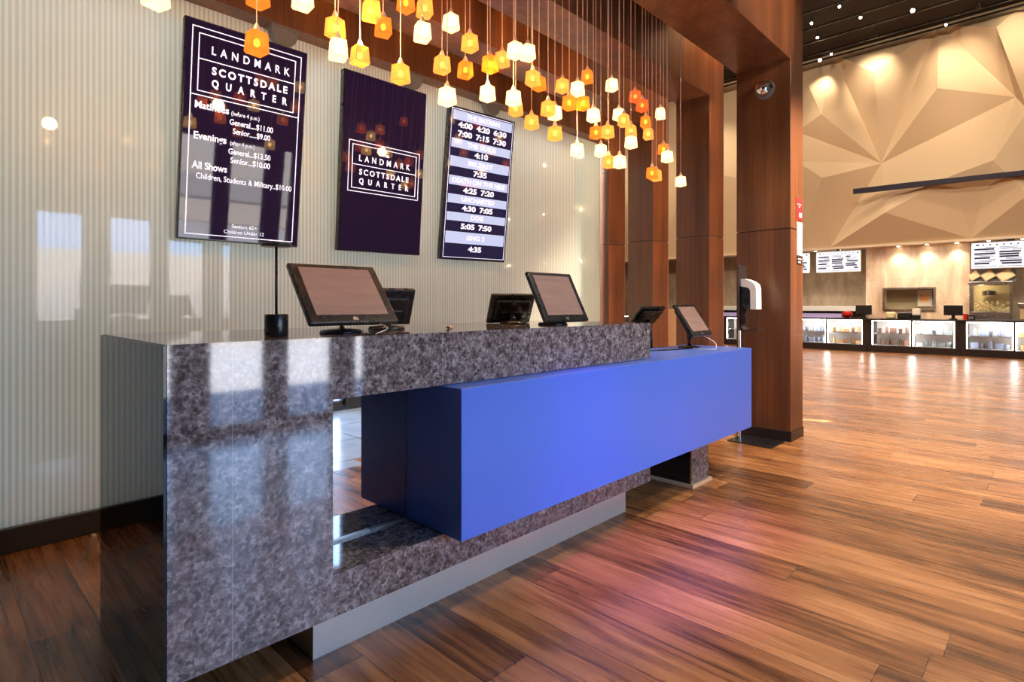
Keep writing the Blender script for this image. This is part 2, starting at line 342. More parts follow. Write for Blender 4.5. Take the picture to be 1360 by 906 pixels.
for x, e in ((-1.5, 45), (0, 65), (1.5, 105), (3.0, 130), (4.4, 140)):  # unseen lamps added behind the glass wall to brighten it
    light('cavity_fill', 'AREA', (x, 4.0, 3.55), e, (.93, .98, 1), aim=(x, 4.0, 0), shape='RECTANGLE', size=.3, size_y=1.3).rotation_euler = (0, 0, 1.5708)
struct('wall_far', box(B(), XE, 19.2, 16, 16.15, 0, 8.35), 'cream')
struct('wall_concession', box(B(), 18.62, 18.8, -2.0, 16, 0, 2.82), 'slate')
struct('wall_side', box(B(), XE - .12, XE, 4.5, 16, 0, ZL), 'walls')
struct('wall_behind', box(B(), 19.2, 19.3, -2.15, 16.1, 0, 8.5), 'walls')
struct('wall_end', box(B(), XE, 19.2, -2.15, -2.03, 0, 8.35), 'walls')
# street side wall with window openings
bm = B(); HEAD = 2.42; SILL = .06
box(bm, -3, XE, -2.02, -1.9, HEAD, ZL + .1); box(bm, XE, 19, -2.02, -1.9, HEAD, 8.35)
box(bm, -3, 3.3, -2.02, -1.9, 0, SILL)
for x0, x1 in ((-3, .95), (1.47, 1.72), (2.25, 2.42), (2.93, 3.15), (3.32, 19)): box(bm, x0, x1, -2.02, -1.9, 0 if x0 > 3.2 else SILL, HEAD)
struct('wall_street', bm, 'darkwall')
for i, (x0, x1) in enumerate(((.95, 1.47), (1.72, 2.25), (2.42, 2.93), (3.15, 3.32)), 1):
    bm = B()
    for a, b2, c, d in ((x0, x1, HEAD - .04, HEAD), (x0, x1, SILL, SILL + .05), (x0, x0 + .03, SILL, HEAD), (x1 - .03, x1, SILL, HEAD)): box(bm, a, b2, -1.99, -1.93, c, d)
    struct('window_%d' % i, bm, 'frame')
# street outside
struct('pavement', box(B(), -25, 30, -4.8, -2.02, -.12, -.02), 'pave'); struct('plaza', box(B(), -25, 30, -60, -4.8, -.12, -.02), 'extw')
o = thing('building', 'cream sunlit building across the street, seen only as a reflection', 'building', (3, -16, 0))
obj('wall', box(B(), -22, 28, -17, -16, 0, 3.0), 'ext', o); obj('plinth_band', box(B(), -22, 28, -16, -15.92, .9, 1.7), 'extw', o)

# glass feature wall and its skirting
struct('wall_glass', box(B(), -2.9, 5.19, 3.66, 3.668, .12, 2.98), 'reeded')
struct('baseboard_glass', box(B(), -2.9, 5.19, 3.63, 3.70, 0, .12, .004), 'baseg')
for x, e in ((-1.5, 26), (.2, 12)):  # bluish lamps added behind the glass to tint its lower left
    light('cavity_blue_fill', 'AREA', (x, 4.34, .55), e, (.45, .70, 1), aim=(x + .2, 3.6, .75), shape='RECTANGLE', size=1.3, size_y=.9)
# beams
for i, (y0, y1, zb) in enumerate(((1.687, 2.16, 3.335), (2.423, 2.769, 3.21), (3.03, 3.33, 3.11), (3.53, 3.72, 2.965)), 1):
    struct('trim_%d' % i, box(B(), -3, XC, y0, y1, zb, ZL), 'wood')
# columns
def column(i, y0, y1, ztop, label, x1=XE):
    t = thing('wooden_column', label, 'column', ((XC + x1) / 2, (y0 + y1) / 2, 0), 'cherry wood columns between lobby and concession hall')
    obj('lower_panel', box(B(), XC, x1, y0, y1, .085, 1.858, .002), 'wood', t)
    obj('upper_panel', box(B(), XC, x1, y0, y1, 1.866, ztop, .002), 'wood', t)
    obj('reveal', box(B(), XC + .012, x1 - .012, y0 + .012, y1 - .012, 1.85, 1.87), 'base', t)
    obj('plinth', box(B(), XC - .006, x1 + .006, y0 - .006, y1 + .006, 0, .088), 'base', t)
    return t
column(1, 1.687, 2.16, ZL, 'wide cherry wood column beside the blue counter, with dome camera and red sign')
column(2, 2.423, 2.769, ZL, 'cherry wood column just left of the wide column with the dome camera')
column(3, 3.03, 3.33, ZL, 'narrow cherry wood column, second from the glass wall')
column(4, 3.576, 3.86, ZL, 'cherry wood column touching the end of the striped glass wall')

# faceted feature wall of the hall
def fw(px, py, dep, X=18.0):
    q = P(px, py, X=X); return Vector((X - dep, q.y, min(8.34, max(2.82, q.z))))
pts = {k: fw(*v) for k, v in dict(T0=(1060, 80, 0), C=(1106, 70, 0), T1=(1170, 50, 0), G=(1247, 33, 0), T3=(1366, 0, 0), H=(1325, 45, .45), B=(1167, 104, .55), D=(1098, 157, .5),
    E=(1060, 176, .1), A=(1171, 217, 0), N=(1099, 240, .5), E3=(1060, 215, .1), M=(1103, 335, 0), Z0=(1060, 345, 0), O=(1180, 285, .45), L=(1290, 335, 0), J=(1249, 124, .5),
    I=(1349, 129, 0), Q=(1267, 237, .45), R=(1322, 218, .5), S=(1366, 262, .45), Z3=(1366, 330, 0), W=(1366, 150, .3)).items()}
tris = 'T0 C D,T0 D E,C A D,C B A,C T1 B,T1 G B,B G A,G J A,J I A,G I J,G H I,G T3 H,H T3 W,H W I,D A E,E A E3,E3 A N,A M N,E3 N Z0,N M Z0,A O M,A Q O,O Q L,O L M,A I Q,Q I R,Q R L,R S L,S Z3 L,I W R,R W S'
bm = B(); V = {k: bm.verts.new(v) for k, v in pts.items()}
for t in tris.split(','): bm.faces.new([V[k] for k in t.split()])
# continuation to both sides
def strip(left, ys, zs_mid):
    prev = left
    for j, (y, dep) in enumerate(ys):
        cur = [bm.verts.new((18, y, 8.34)), bm.verts.new((18 - dep, y, zs_mid[j % len(zs_mid)])), bm.verts.new((18, y, 2.82))]
        mid = bm.verts.new((17.6, (y + prev[0].co.y) / 2, 5.0))
        ring = [prev[0]] + prev[1:] + cur[::-1]
        for a, b2 in zip(ring, ring[1:] + ring[:1]): bm.faces.new((a, b2, mid))
        prev = cur
strip([V['T0'], V['E'], V['E3'], V['Z0']], ((8.0, .4), (10.2, 0), (12.6, .5), (16, 0)), (5.4, 6.8, 4.4))
strip([V['T3'], V['W'], V['S'], V['Z3']], ((-2.0, .3),), (5.4,))
bmesh.ops.recalc_face_normals(bm, faces=bm.faces)
struct('wall_feature', bm, 'facet')
bm = B(); box(bm, 17.95, 18.62, -2, 16, 2.76, 2.82); struct('trim_5', bm, 'cream')
bm = B(); pp = [P(x, y, X=17.42) for x, y in ((1133, 251), (1200, 243), (1280, 234.5), (1360, 226), (1400, 222), (1400, 229), (1360, 233), (1280, 241), (1200, 250.5), (1133, 257.5))]
prism(bm, pp, (.08, 0, 0)); tag(obj('accent_bar', bm, 'ribbon'), 'long dark violet bar running across the faceted beige wall', 'wall decoration')

# ================================================================ TICKET COUNTER
YF = 1.728
tc = thing('ticket_counter', 'long polished brown marble ticket counter with a mirrored recess at its left', 'counter', (1.7, 2.1, 0))
prof = [(.453, .163), (2.955, .163), (2.955, .304), (.937, .304), (.937, .884), (2.955, .884), (2.955, 1.09), (.453, 1.09)]
bm = B()
# C-shaped shell: left block, lower band, upper band (one continuous profile, as quads)
prism(bm, [Vector((x, YF, z)) for x, z in prof], (0, .79, 0))
bmesh.ops.recalc_face_normals(bm, faces=bm.faces)
obj('stone_shell', bm, 'stone', tc)
o = obj('end_panel', box(B(), .445, .4525, YF + .003, 2.518, 0.0, 1.088), 'endp', tc); o['label'] = 'glossy dark end panel'
obj('mirror_panel', box(B(), .938, 2.95, 1.965, 1.975, .305, .883), 'mirror', tc)
obj('mirror_rail', box(B(), .938, 1.396, 1.955, 1.965, .3045, .312), 'steel', tc)
obj('staff_cabinet', box(B(), .95, 2.94, 1.98, 2.50, .306, .882), 'tan', tc)
o = obj('toe_kick', box(B(), .909, 2.82, 1.81, 2.40, 0, .163), 'kick', tc); o['label'] = 'pale brushed metal toe kick'
# blue service counter
sc = thing('service_counter', 'bright blue laminate service counter pushed through the marble ticket counter', 'counter', (3.6, 1.8, 0))
bm = B(); pl = [(1.397, 1.613), (4.175, 1.613), (4.175, 2.13), (2.965, 2.13), (2.965, 1.964), (1.397, 1.964)]
prism(bm, [Vector((x, y, .3075)) for x, y in pl], (0, 0, .574)); bmesh.ops.bevel(bm, geom=list(bm.edges), offset=.0015, segments=1, affect='EDGES')
obj('blue_box', bm, 'blue', sc)
bm = B(); box(bm, 3.482, 3.72, 1.742, 2.12, .012, .306); ped = obj('pedestal', bm, 'blackg', sc)
bm = B(); box(bm, 3.462, 3.745, 1.712, 1.742, 0, .020); box(bm, 3.462, 3.482, 1.742, 2.12, 0, .020); obj('skirting', bm, 'tan', ped)
bm = B(); box(bm, 3.474, 3.482, 1.730, 1.742, .02, .306); obj('edge_strip', bm, 'steel', ped)
bm = B(); box(bm, 3.483, 3.72, 1.730, 1.742, .021, .306); obj('front_panel', bm, 'stone', ped)
# staff shelf behind the service counter
wk = thing('staff_worktop', 'dark staff worktop behind the blue counter', 'worktop', (3.6, 2.35, 0))
obj('top', box(B(), 2.97, 4.15, 2.14, 2.62, .80, .83, .003), 'black', wk)
for x in (3.0, 4.08): obj('leg', box(B(), x, x + .05, 2.2, 2.56, 0, .80), 'black', wk)
# wedge
bm = B(); prism(bm, [Vector((.530, 3.27, 0)), Vector((.565, 3.27, 0)), Vector((.565, 3.27, .105)), Vector((.552, 3.27, .105))], (.0, .05, 0))
tag(obj('wooden_wedge', bm, 'tan'), 'small pale wooden wedge on the dark floor by the glass wall', 'wedge')

# ================================================================ SCREENS ON THE WALL
TW, TH_ = .685, 1.218
def tv(label, px, py, pz, tilt, yaw, roll, mat, mount=True):
    u = Vector((math.cos(yaw), math.sin(yaw), 0)); n = Vector((-math.sin(yaw), math.cos(yaw), 0)); d = n * math.sin(tilt) + Vector((0, 0, math.cos(tilt)))
    u, d = u * math.cos(roll) + d * math.sin(roll), d * math.cos(roll) - u * math.sin(roll)
    t = thing('wall_screen', label, 'screen', (px, py, pz), 'portrait screens hung before the striped glass', u=u, d=d)
    w = TW / 2
    obj('casing', box(B(), -w, w, .002, .05, 0, TH_, .004), 'black', t, world=False)
    obj('bracket_plate', box(B(), -.12, .12, .05, .066, .55, 1.15), 'greyp', t, world=False)
    obj('display', box(B(), -w + .008, w - .008, -.001, .004, .010, TH_ - .008), mat, t, world=False)
    return t
def rect_outline(name, t, u0, u1, v0, v1, th=.005, mat='txt'):
    X0, X1, Z0, Z1 = (u0 - .5) * TW, (u1 - .5) * TW, (1 - v1) * TH_, (1 - v0) * TH_
    bm = B(); box(bm, X0, X1, -.0025, -.001, Z1 - th, Z1); box(bm, X0, X1, -.0025, -.001, Z0, Z0 + th)
    box(bm, X0, X0 + th, -.0025, -.001, Z0 + th, Z1 - th); box(bm, X1 - th, X1, -.0025, -.001, Z0 + th, Z1 - th); return obj(name, bm, mat, t, world=False)
def hline(t, u0, u1, v, th=.005):
    z = (1 - v) * TH_; return obj('divider_line', box(B(), (u0 - .5) * TW, (u1 - .5) * TW, -.0025, -.001, z - th / 2, z + th / 2), 'txt', t, world=False)
def tt(t, s, u, v, size, width=None, bold=0, align='CENTER', space=1, mat='txt'):
    return text('text_print', s, size, (u - .5) * TW, (1 - v) * TH_, mat, t, y=-.002, width=None if width is None else width * TW, bold=bold, align=align, space=space)
t1 = tv('leftmost of three portrait screens, showing the ticket price list', 1.324, 3.546, 1.567, -.109, -.06, -.01, 'purple')
rect_outline('border_line', t1, .055, .945, .032, .975); rect_outline('frame_line', t1, .105, .895, .058, .318); hline(t1, .105, .895, .172); hline(t1, .055, .945, .336)
tt(t1, 'The', .5, .083, .035); tt(t1, 'LANDMARK', .52, .125, .064, .64, .0010, space=1.9); tt(t1, 'SCOTTSDALE', .52, .215, .058, .62, .0020, space=1.45); tt(t1, 'QUARTER', .52, .272, .058, .62, .0020, space=2.6)
for s, u, v, sz, w, bd in (('Matinees', .09, .380, .056, .26, .0012), ('(before 4 p.m.)', .37, .386, .034, .23, 0), ('General....$11.00', .36, .428, .046, .36, .0006), ('Senior.....$9.00', .39, .469, .046, .31, .0006),
    ('Evenings', .09, .520, .056, .25, .0012), ('(after 4 p.m.)', .37, .526, .034, .20, 0), ('General...$13.50', .36, .566, .046, .35, .0006), ('Senior...$10.00', .38, .607, .046, .33, .0006),
    ('All Shows', .09, .655, .056, .27, .0010), ('Children, Students & Military..$10.00', .12, .703, .046, .79, .0004)): tt(t1, s, u, v, sz, w, bd, 'LEFT')
tt(t1, 'Seniors 62+', .52, .922, .030); tt(t1, 'Children Under 12', .52, .95, .030)
t2 = tv('middle portrait screen, dark, with only the framed theatre name', 2.303, 3.542, 1.571, -.083, -.005, .007, 'purple')
rect_outline('border_line', t2, .075, .935, .376, .662); rect_outline('frame_line', t2, .115, .895, .396, .642); hline(t2, .115, .895, .508)
tt(t2, 'The', .5, .428, .040, bold=.0008); tt(t2, 'LANDMARK', .5, .472, .060, .62, .0008, space=1.9); tt(t2, 'SCOTTSDALE', .5, .548, .054, .60, .0014, space=1.45); tt(t2, 'QUARTER', .5, .600, .054, .60, .0014, space=2.6)
t3 = tv('rightmost of three portrait screens, striped with film showtimes', 3.232, 3.571, 1.567, -.124, -.082, .006, 'navy')
rect_outline('border_line', t3, .03, .97, .014, .984, .004)
for v0, v1 in ((.024, .084), (.204, .262), (.318, .384), (.443, .503), (.564, .622), (.682, .738), (.81, .888)):
    obj('title_band', box(B(), (.05 - .5) * TW, (.95 - .5) * TW, -.002, -.001, (1 - v1) * TH_, (1 - v0) * TH_), 'lav', t3, world=False)
for s, v, w in (('THE BATMAN', .054, .50), ('THE GUIDE', .233, .44), ('BELFAST', .351, .38), ('DEATH ON THE NILE', .473, .80), ('UNCHARTED', .593, .50), ('DOG', .71, .19), ('SING 2', .849, .28)):
    tt(t3, s, .5, v, .052, w, .001)
for ss, v in (('4:00 4:20 6:30', .113), ('7:00 7:15 7:30', .170), ('4:10', .29), ('7:35', .413), ('4:25 7:20', .533), ('4:30 7:05', .652), ('5:05 7:50', .773), ('4:35', .925)):
    ss = ss.split(); n = len(ss)
    for k, q in enumerate(ss): tt(t3, q, .5 + (k - (n - 1) / 2) * .265, v, .060, .205, .0022)
# screen mounts under the last beam
for lab, x in (('first', 1.60), ('second', 2.60), ('third', 3.45)):
    t = thing('screen_mount', {'first': 'dark ceiling mount above the price list screen', 'second': 'dark ceiling mount above the middle screen', 'third': 'dark ceiling mount above the showtimes screen'}[lab], 'mount', (x, 3.58, 2.965), 'dark mounts holding the screens to the beam')
    obj('ceiling_plate', box(B(), x - .09, x + .09, 3.545, 3.65, 2.955, 2.965), 'greyp', t)
    bm = B(); prof = [(x - .085, 2.955)] + [(x + .085 * math.cos(a), 2.955 - .10 * abs(math.sin(a)) - .01) for a in [math.pi + i * math.pi / 10 for i in range(11)]] + [(x + .085, 2.955)]
    prism(bm, [Vector((a, 3.56, b2)) for a, b2 in prof], (0, .06, 0)); obj('housing', bm, 'greyp', t, sm=True)
    obj('arm', cyl(B(), (x, 3.60, 2.90), (x, 3.60, 2.70), .014), 'black', t)
    for k in (-.06, .06): obj('bolt', cyl(B(), (x + k, 3.55, 2.952), (x + k, 3.55, 2.956), .008), 'chrome', t)

# ================================================================ MONITORS
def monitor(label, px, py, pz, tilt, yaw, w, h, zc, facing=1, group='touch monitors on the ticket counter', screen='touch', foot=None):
    """facing 1: screen looks to the public (-Y); -1: the back is seen"""
    u = Vector((math.cos(yaw), math.sin(yaw), 0)); n = Vector((-math.sin(yaw), math.cos(yaw), 0)); d = n * math.sin(tilt) + Vector((0, 0, math.cos(tilt)))
    t = thing('touch_monitor', label, 'monitor', (px, py, zc), group)
    nn = d.cross(u); HM = Matrix(((u.x, nn.x, d.x, 0), (u.y, nn.y, d.y, 0), (u.z, nn.z, d.z, pz - zc), (0, 0, 0, 1)))
    def put(name, bm, mat):
        bm.transform(HM); return obj(name, bm, mat, t, world=False)
    f = facing
    def yy(a, b2): return (a, b2) if f > 0 else (-b2, -a)
    y0, y1 = yy(0, .022); put('bezel', box(B(), -w / 2, w / 2, y0, y1, 0, h, .006, 3), 'black')
    y0, y1 = yy(.022, .045); bm = box(B(), -w / 2 + .03, w / 2 - .03, y0, y1, .03, h - .03, .010, 3); put('back_shell', bm, 'black')
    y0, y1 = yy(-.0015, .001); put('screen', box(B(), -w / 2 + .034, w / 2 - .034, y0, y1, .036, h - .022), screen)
    y0, y1 = yy(-.0012, .001); put('maker_badge', box(B(), -.010, .010, y0, y1, .009, .025), 'steel')
    if f < 0:
        put('cable_slot', box(B(), -w * .28, w * .28, -.0475, -.044, h * .45, h * .48), 'greyp')
        put('maker_badge', box(B(), -.010, .010, -.0475, -.044, h * .70, h * .80), 'greyp')
    # stand: neck and foot
    c = (n * math.cos(tilt) - Vector((0, 0, math.sin(tilt)))) * .04 * f + d * h * .32 + Vector((0, 0, pz - zc))
    fx, fy = (c.x + n.x * .03 * f, c.y + n.y * .03 * f) if foot is None else foot
    obj('neck', tube(B(), [(fx, fy, .012), (fx, fy, max(.02, c.z * .5)), (c.x, c.y, c.z)], .020, 12), 'black', t, world=False, sm=True)
    obj('foot', lathe(B(), [(.0, 0), (.078, 0), (.080, .004), (.074, .012), (.03, .017), (.0, .018)][1:], (fx, fy, 0), 28), 'black', t, world=False, sm=True)
    return t
ZC = 1.09
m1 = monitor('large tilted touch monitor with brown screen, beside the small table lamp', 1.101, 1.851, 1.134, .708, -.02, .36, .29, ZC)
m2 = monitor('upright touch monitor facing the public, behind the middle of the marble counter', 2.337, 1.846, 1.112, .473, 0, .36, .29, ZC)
b1p = P(534, 430, Y=2.2)
m3 = monitor('black monitor seen from behind, half hidden by the tilted brown-screened monitor', b1p.x - .12, 2.2, 1.115, -.45, -.25, .27, .175, ZC, -1)
m4 = monitor('black monitor seen from behind, just left of the upright touch monitor', 2.37, 2.33, 1.10, -.50, -.40, .27, .185, ZC, -1)
m5 = monitor('flat tilted black monitor seen from behind, past the end of the marble', 4.03, 2.44, 1.055, -.802, -.254, .26, .19, .83, -1)
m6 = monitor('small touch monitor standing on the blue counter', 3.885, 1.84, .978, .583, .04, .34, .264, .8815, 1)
# cables under the monitors
def cable(label, pts, mat='white', r=.0025):
    q = []; pts = [Vector(p) for p in pts]
    for i in range(len(pts) - 1):
        a, b2 = pts[i], pts[i + 1]; pa = pts[i - 1] if i else a; pb = pts[i + 2] if i + 2 < len(pts) else b2
        for s in range(6):
            x = s / 6; q.append(.5 * ((2 * a) + (b2 - pa) * x + (2 * pa - 5 * a + 4 * b2 - pb) * x * x + (3 * a - pa - 3 * b2 + pb) * x ** 3))
    q.append(pts[-1]); tag(obj('cable', tube(B(), q, r, 6), mat, sm=True), label, 'cable')
cable('white cable looping under the tilted brown-screened monitor', [(1.17, 1.93, 1.13), (1.20, 1.86, 1.125), (1.19, 1.79, 1.11), (1.13, 1.775, 1.093)], r=.0018)
cable('white cable curling on the blue counter under its monitor', [(3.95, 1.95, 1.0), (4.0, 1.82, .93), (3.96, 1.78, .885), (3.82, 1.74, .885), (3.80, 1.88, .885)])
cable('black cable trailing on the blue counter past the marble end', [(3.78, 1.90, .885), (3.6, 1.92, .885), (3.4, 1.98, .886), (3.1, 2.03, .885)], 'black', .004)
# small lamp
lp = P(367, 447, Z=ZC)
t = thing('table_lamp', 'small slim black lamp with a round base and flat disc head', 'lamp', (lp.x, lp.y, ZC))
obj('base', lathe(B(), [(.036, 0), (.038, .003), (.038, .073), (.036, .076)], (0, 0, 0), 28), 'black', t, world=False, sm=True)
obj('stem', cyl(B(), (0, 0, .076), (0, 0, .305), .0045), 'black', t, world=False, sm=True)
obj('disc_head', lathe(B(), [(.048, 0), (.050, .003), (.050, .009), (.046, .012)], (0, 0, .305), 32), 'black', t, world=False, sm=True)
g = P(586, 434, Y=2.0); gz = ZC
t = thing('cable_plug', 'tiny tan plug with a dark tip lying on the marble counter', 'plug', (g.x, 1.95, gz))
obj('body', cyl(B(), (0, 0, .007), (.024, .004, .007), .007, .006), 'tan', t, world=False, sm=True); obj('tip', cyl(B(), (-.014, -.002, .007), (0, 0, .007), .002, .007), 'black', t, world=False, sm=True)

# ================================================================ SANITIZER STAND, CAMERA, SIGNS
sx = 5.04
t = thing('sanitizer_stand', 'floor stand with white soap dispenser between the blue counter and wide column', 'dispenser stand', (sx, 2.05, 0))
obj('base_plate', box(B(), 4.88, 5.19, 1.72, 2.10, 0, .010, .003), 'black', t)
obj('pole', tube(B(), [(sx, 2.05, .01), (sx, 2.05, 1.0), (sx, 2.055, 1.50), (sx, 2.04, 1.548)], .014, 12), 'chrome', t, sm=True)
obj('back_plate', box(B(), sx - .085, sx + .085, 2.025, 2.034, .97, 1.54, .003), 'base', t)
def yz(px, py): q = P(px, py, X=sx); return (q.y, q.z)
bm = B(); pr = [yz(*q) for q in ((987, 381), (996, 382), (999, 385), (999.5, 411), (987, 411))]; prism(bm, [Vector((sx - .05, y, z)) for y, z in pr], (.1, 0, 0)); obj('dispenser_body', bm, 'black', t)
bm = B(); pr = [yz(*q) for q in ((987, 370.5), (993, 371), (1001, 374), (1006, 378), (1007.5, 384), (1008, 411), (1000, 411), (999.5, 386), (997, 382.5), (987, 380.5))]; prism(bm, [Vector((sx - .056, y, z)) for y, z in pr], (.112, 0, 0))
o = obj('front_cover', bm, 'white', t); o['label'] = 'white curved dispenser cover'
bm = B(); pr = [yz(*q) for q in ((986.5, 411), (986.5, 436), (990, 440), (1010, 438), (1010, 436.5), (991, 438), (988, 434), (988, 411))]; prism(bm, [Vector((sx - .06, y, z)) for y, z in pr], (.12, 0, 0)); obj('drip_tray', bm, 'base', t)
t = thing('dome_camera', 'shiny round security camera high on the wide column', 'camera', (XC, 1.90, 3.12))
obj('mounting_ring', cyl(B(), (XC, 1.90, 3.12), (XC - .035, 1.90, 3.12), .085, .082, 32), 'greyp', t, sm=True)
obj('dome', ball(B(), (XC - .045, 1.90, 3.12), .072, sub=3), 'chrome', t)
obj('shell', lathe(B(), [(.075, -.015), (.083, 0), (.075, .015)], (XC - .03, 1.90, 3.12), 28), 'black', t, sm=True)
def colsign(name, label, cat, x0, x1, z0, z1, mat, extra=None):
    t = thing(name, label, cat, ((x0 + x1) / 2, 1.687, z0)); obj('panel', box(B(), x0, x1, 1.681, 1.687, z0, z1, .002), mat, t)
    if extra: extra(t)
    return t
def rd(t):
    text('text_print', 'IN CASE OF\nFIRE', .022, -.01, .125, 'paper', t, y=-.0065); obj('pictogram', box(B(), 5.44, 5.51, 1.6795, 1.681, 1.98, 2.02), 'paper', t)
colsign('wall_sign', 'red sign on the narrow front side of the wide column', 'sign', 5.385, 5.530, 1.955, 2.150, 'red', rd)
def nt_(t):
    for k in range(9): obj('text_line', box(B(), 5.41, 5.41 + .10 * (1 - .3 * (k % 3 == 2)), 1.6795, 1.681, 1.90 - .027 * k, 1.903 - .027 * k), 'mesh', t)
colsign('notice_sheet', 'white paper notice below the red sign on the wide column', 'notice', 5.395, 5.528, 1.635, 1.935, 'paper', nt_)
def bk(t):
    for k in range(2): obj('text_line', box(B(), 5.41, 5.50 - .02 * k, 1.6795, 1.681, 1.597 - .028 * k, 1.609 - .028 * k), 'paper', t)
colsign('small_sign', 'small black sign with white writing under the paper notice', 'sign', 5.40, 5.515, 1.555, 1.625, 'black', bk)

# ================================================================ PENDANTS
PEND = [(207, -6, 'w', 0), (343, -5, 'o', 0), (402, -2, 'w', 1), (341, 57, 'o', 0), (445, 37, 'h', 0), (449, 66, 'w', 1), (493, 14, 'h', 1), (509, 36, 'o', 0), (478, 74, 'h', 0), (539, 4, 'o', 0), (564, 11, 'h', 0),
 (561, 43, 'w', 1), (599, 30, 'w', 0), (532, 98, 'h', 0), (587, 86, 'h', 0), (594, 128, 'w', 1), (618, 93, 'o', 0), (624, 57, 'h', 1), (651, 85, 'o', 1), (667, 79, 'h', 0), (647.5, 124, 'w', 0), (684, 67, 'w', 1), (701, 70, 'w', 0),
 (682, 130, 'w', 1), (685, 144, 'h', 0), (707.5, 104, 'h', 1), (716, 111, 'o', 0), (706, 162, 'h', 0), (728, 144, 'h', 1), (737, 150, 'w', 0), (747, 114, 'h', 0), (767, 118, 'w', 1), (780, 102, 'o', 0), (756, 136.5, 'o', 0),
 (774, 137, 'o', 0), (788, 153, 'w', 0), (737, 177, 'h', 1), (766.5, 199, 'w', 0), (791.5, 176, 'o', 0), (807, 175, 'h', 1), (798, 200, 'w', 1), (808.5, 215, 'h', 0), (823, 215, 'w', 1), (822, 152, 'w', 0), (828.5, 160, 'h', 1),
 (838, 174, 'h', 0), (838, 189, 'w', 1), (812.5, 113, 'w', 0), (843.5, 128, 'c', 0), (853, 140, 'c', 1), (857.5, 162, 'o', 0), (861, 178, 'h', 1), (877, 151, 'w', 0), (881, 198, 'o', 0), (886, 208, 'w', 1), (866, 230, 'o', 1), (871.5, 233, 'h', 0), (904, 241, 'w', 0)]
SH, SW = .082, .036
def shade_bm():
    bm = B(); a = []
    for w, z in ((SW, -SH / 2), (SW * .86, SH / 2 - .004), (SW * .55, SH / 2)):
        ring = []
        for sx_, sy_ in ((-1, -1), (1, -1), (1, 1), (-1, 1)): ring.append(bm.verts.new((sx_ * w, sy_ * w, z)))
        a.append(ring)
    for r0, r1 in zip(a, a[1:]):
        for j in range(4): bm.faces.new((r0[j], r0[(j + 1) % 4], r1[(j + 1) % 4], r1[j]))
    bm.faces.new(a[0][::-1]); bm.faces.new(a[-1]); es = [e for e in bm.edges if abs(e.verts[0].co.z - e.verts[1].co.z) > .03 or max(v.co.z for v in e.verts) < 0]
    bmesh.ops.bevel(bm, geom=es, offset=.005, segments=2, affect='EDGES'); return bm
tmp = {}
def base_mesh(key, fn, mat):
    if key not in tmp:
        me = bpy.data.meshes.new(key); bm = fn(); bm.to_mesh(me); bm.free(); me.materials.append(M[mat]); tmp[key] = me
    return tmp[key]
def capbm(): return smooth(lathe(B(), [(.016, 0), (.015, .008), (.010, .022), (.005, .034), (.002, .036)], (0, 0, SH / 2), 16))
ORD = lambda n: str(n) + ('th' if 10 <= n % 100 <= 20 else {1: 'st', 2: 'nd', 3: 'rd'}.get(n % 10, 'th'))
CN = {'w': 'white', 'h': 'honey', 'o': 'amber', 'c': 'coral'}
order = sorted(range(len(PEND)), key=lambda i: (PEND[i][0], PEND[i][1]))
# spread the cords inside the channel between the first two beams: keep each lamp on its line of sight, far from its neighbours
YS = [2.20 + .012 * k for k in range(16)]
yy0 = {i: (2.22 if PEND[i][3] else 2.35) for i in order}
def xy(i, y): q = P(PEND[i][0], PEND[i][1], Y=y); return q
for sweep in range(12):
    for i in order:
        near = [xy(j, yy0[j]) for j in order if j != i and abs(PEND[j][0] - PEND[i][0]) < 45]
        def cost(y):
            q = xy(i, y); return sum(max(0, .10 - max(abs(q.x - n.x), abs(q.y - n.y))) ** 2 for n in near) + 1e-5 * abs(y - (2.22 if PEND[i][3] else 2.35))
        yy0[i] = min(YS, key=cost)
cnt = {}
for i in order:
    px, py, kind, front = PEND[i]; q = P(px, py, Y=yy0[i])
    side = ('left of the price screen' if px < 240 else 'before the price screen' if px < 410 else 'before the gap between screens' if px < 470 else 'over the middle screen' if px < 570 else
            'over the showtimes screen' if px < 690 else 'over the upright monitor' if px < 790 else 'near the glass wall end' if px < 830 else 'among the columns')
    cnt[kind] = cnt.get(kind, 0) + 1
    lab = '%s cube pendant %s, %s from left of the %s ones' % (CN[kind], side, ORD(cnt[kind]), CN[kind])
    t = thing('pendant_lamp', lab, 'pendant lamp', tuple(q), 'small glass cube pendants hung along the wooden beams')
    t.rotation_euler = (0, 0, random.choice((0, 1.5708)) + random.uniform(-.35, .35))
    mat = {'w': 'pearl', 'h': 'honey', 'o': 'amber', 'c': 'coral'}[kind]
    for nm, me in (('shade', base_mesh('shade_' + mat, shade_bm, mat)), ('cap', base_mesh('cap', capbm, 'socket')),
                   ('bulb', base_mesh('bulb' + str(kind == 'w'), lambda: ball(B(), (0, 0, 0), .014, (1, 1, 1.3), 1), 'hotbulb' if kind == 'w' else 'bulb'))):
        o = bpy.data.objects.new(nm, me); COL.objects.link(o); o.parent = t
    obj('cord', cyl(B(), (0, 0, SH / 2 + .033), (0, 0, ZL - q.z), .0022, seg=6), 'cord', t, world=False)
# unseen lamps added to boost the pendants' light on beams and surroundings
for x in (-.3, .35, 1.0, 1.7, 2.4, 3.1, 3.8):
    light('beam_uplight_fill', 'SPOT', (x, 2.3, 2.5), 75, (1, .55, .20), aim=(x + .1, 3.3, 3.42), spot_size=.62, spot_blend=.6, shadow_soft_size=.04)
for x, e in ((.6, 18), (1.4, 20), (2.2, 20), (3.0, 14)):
    l = light('pendant_fill', 'POINT', (x, 2.29, 2.62 if x > 3 else 2.45), e, (1, .55, .20), shadow_soft_size=.04)

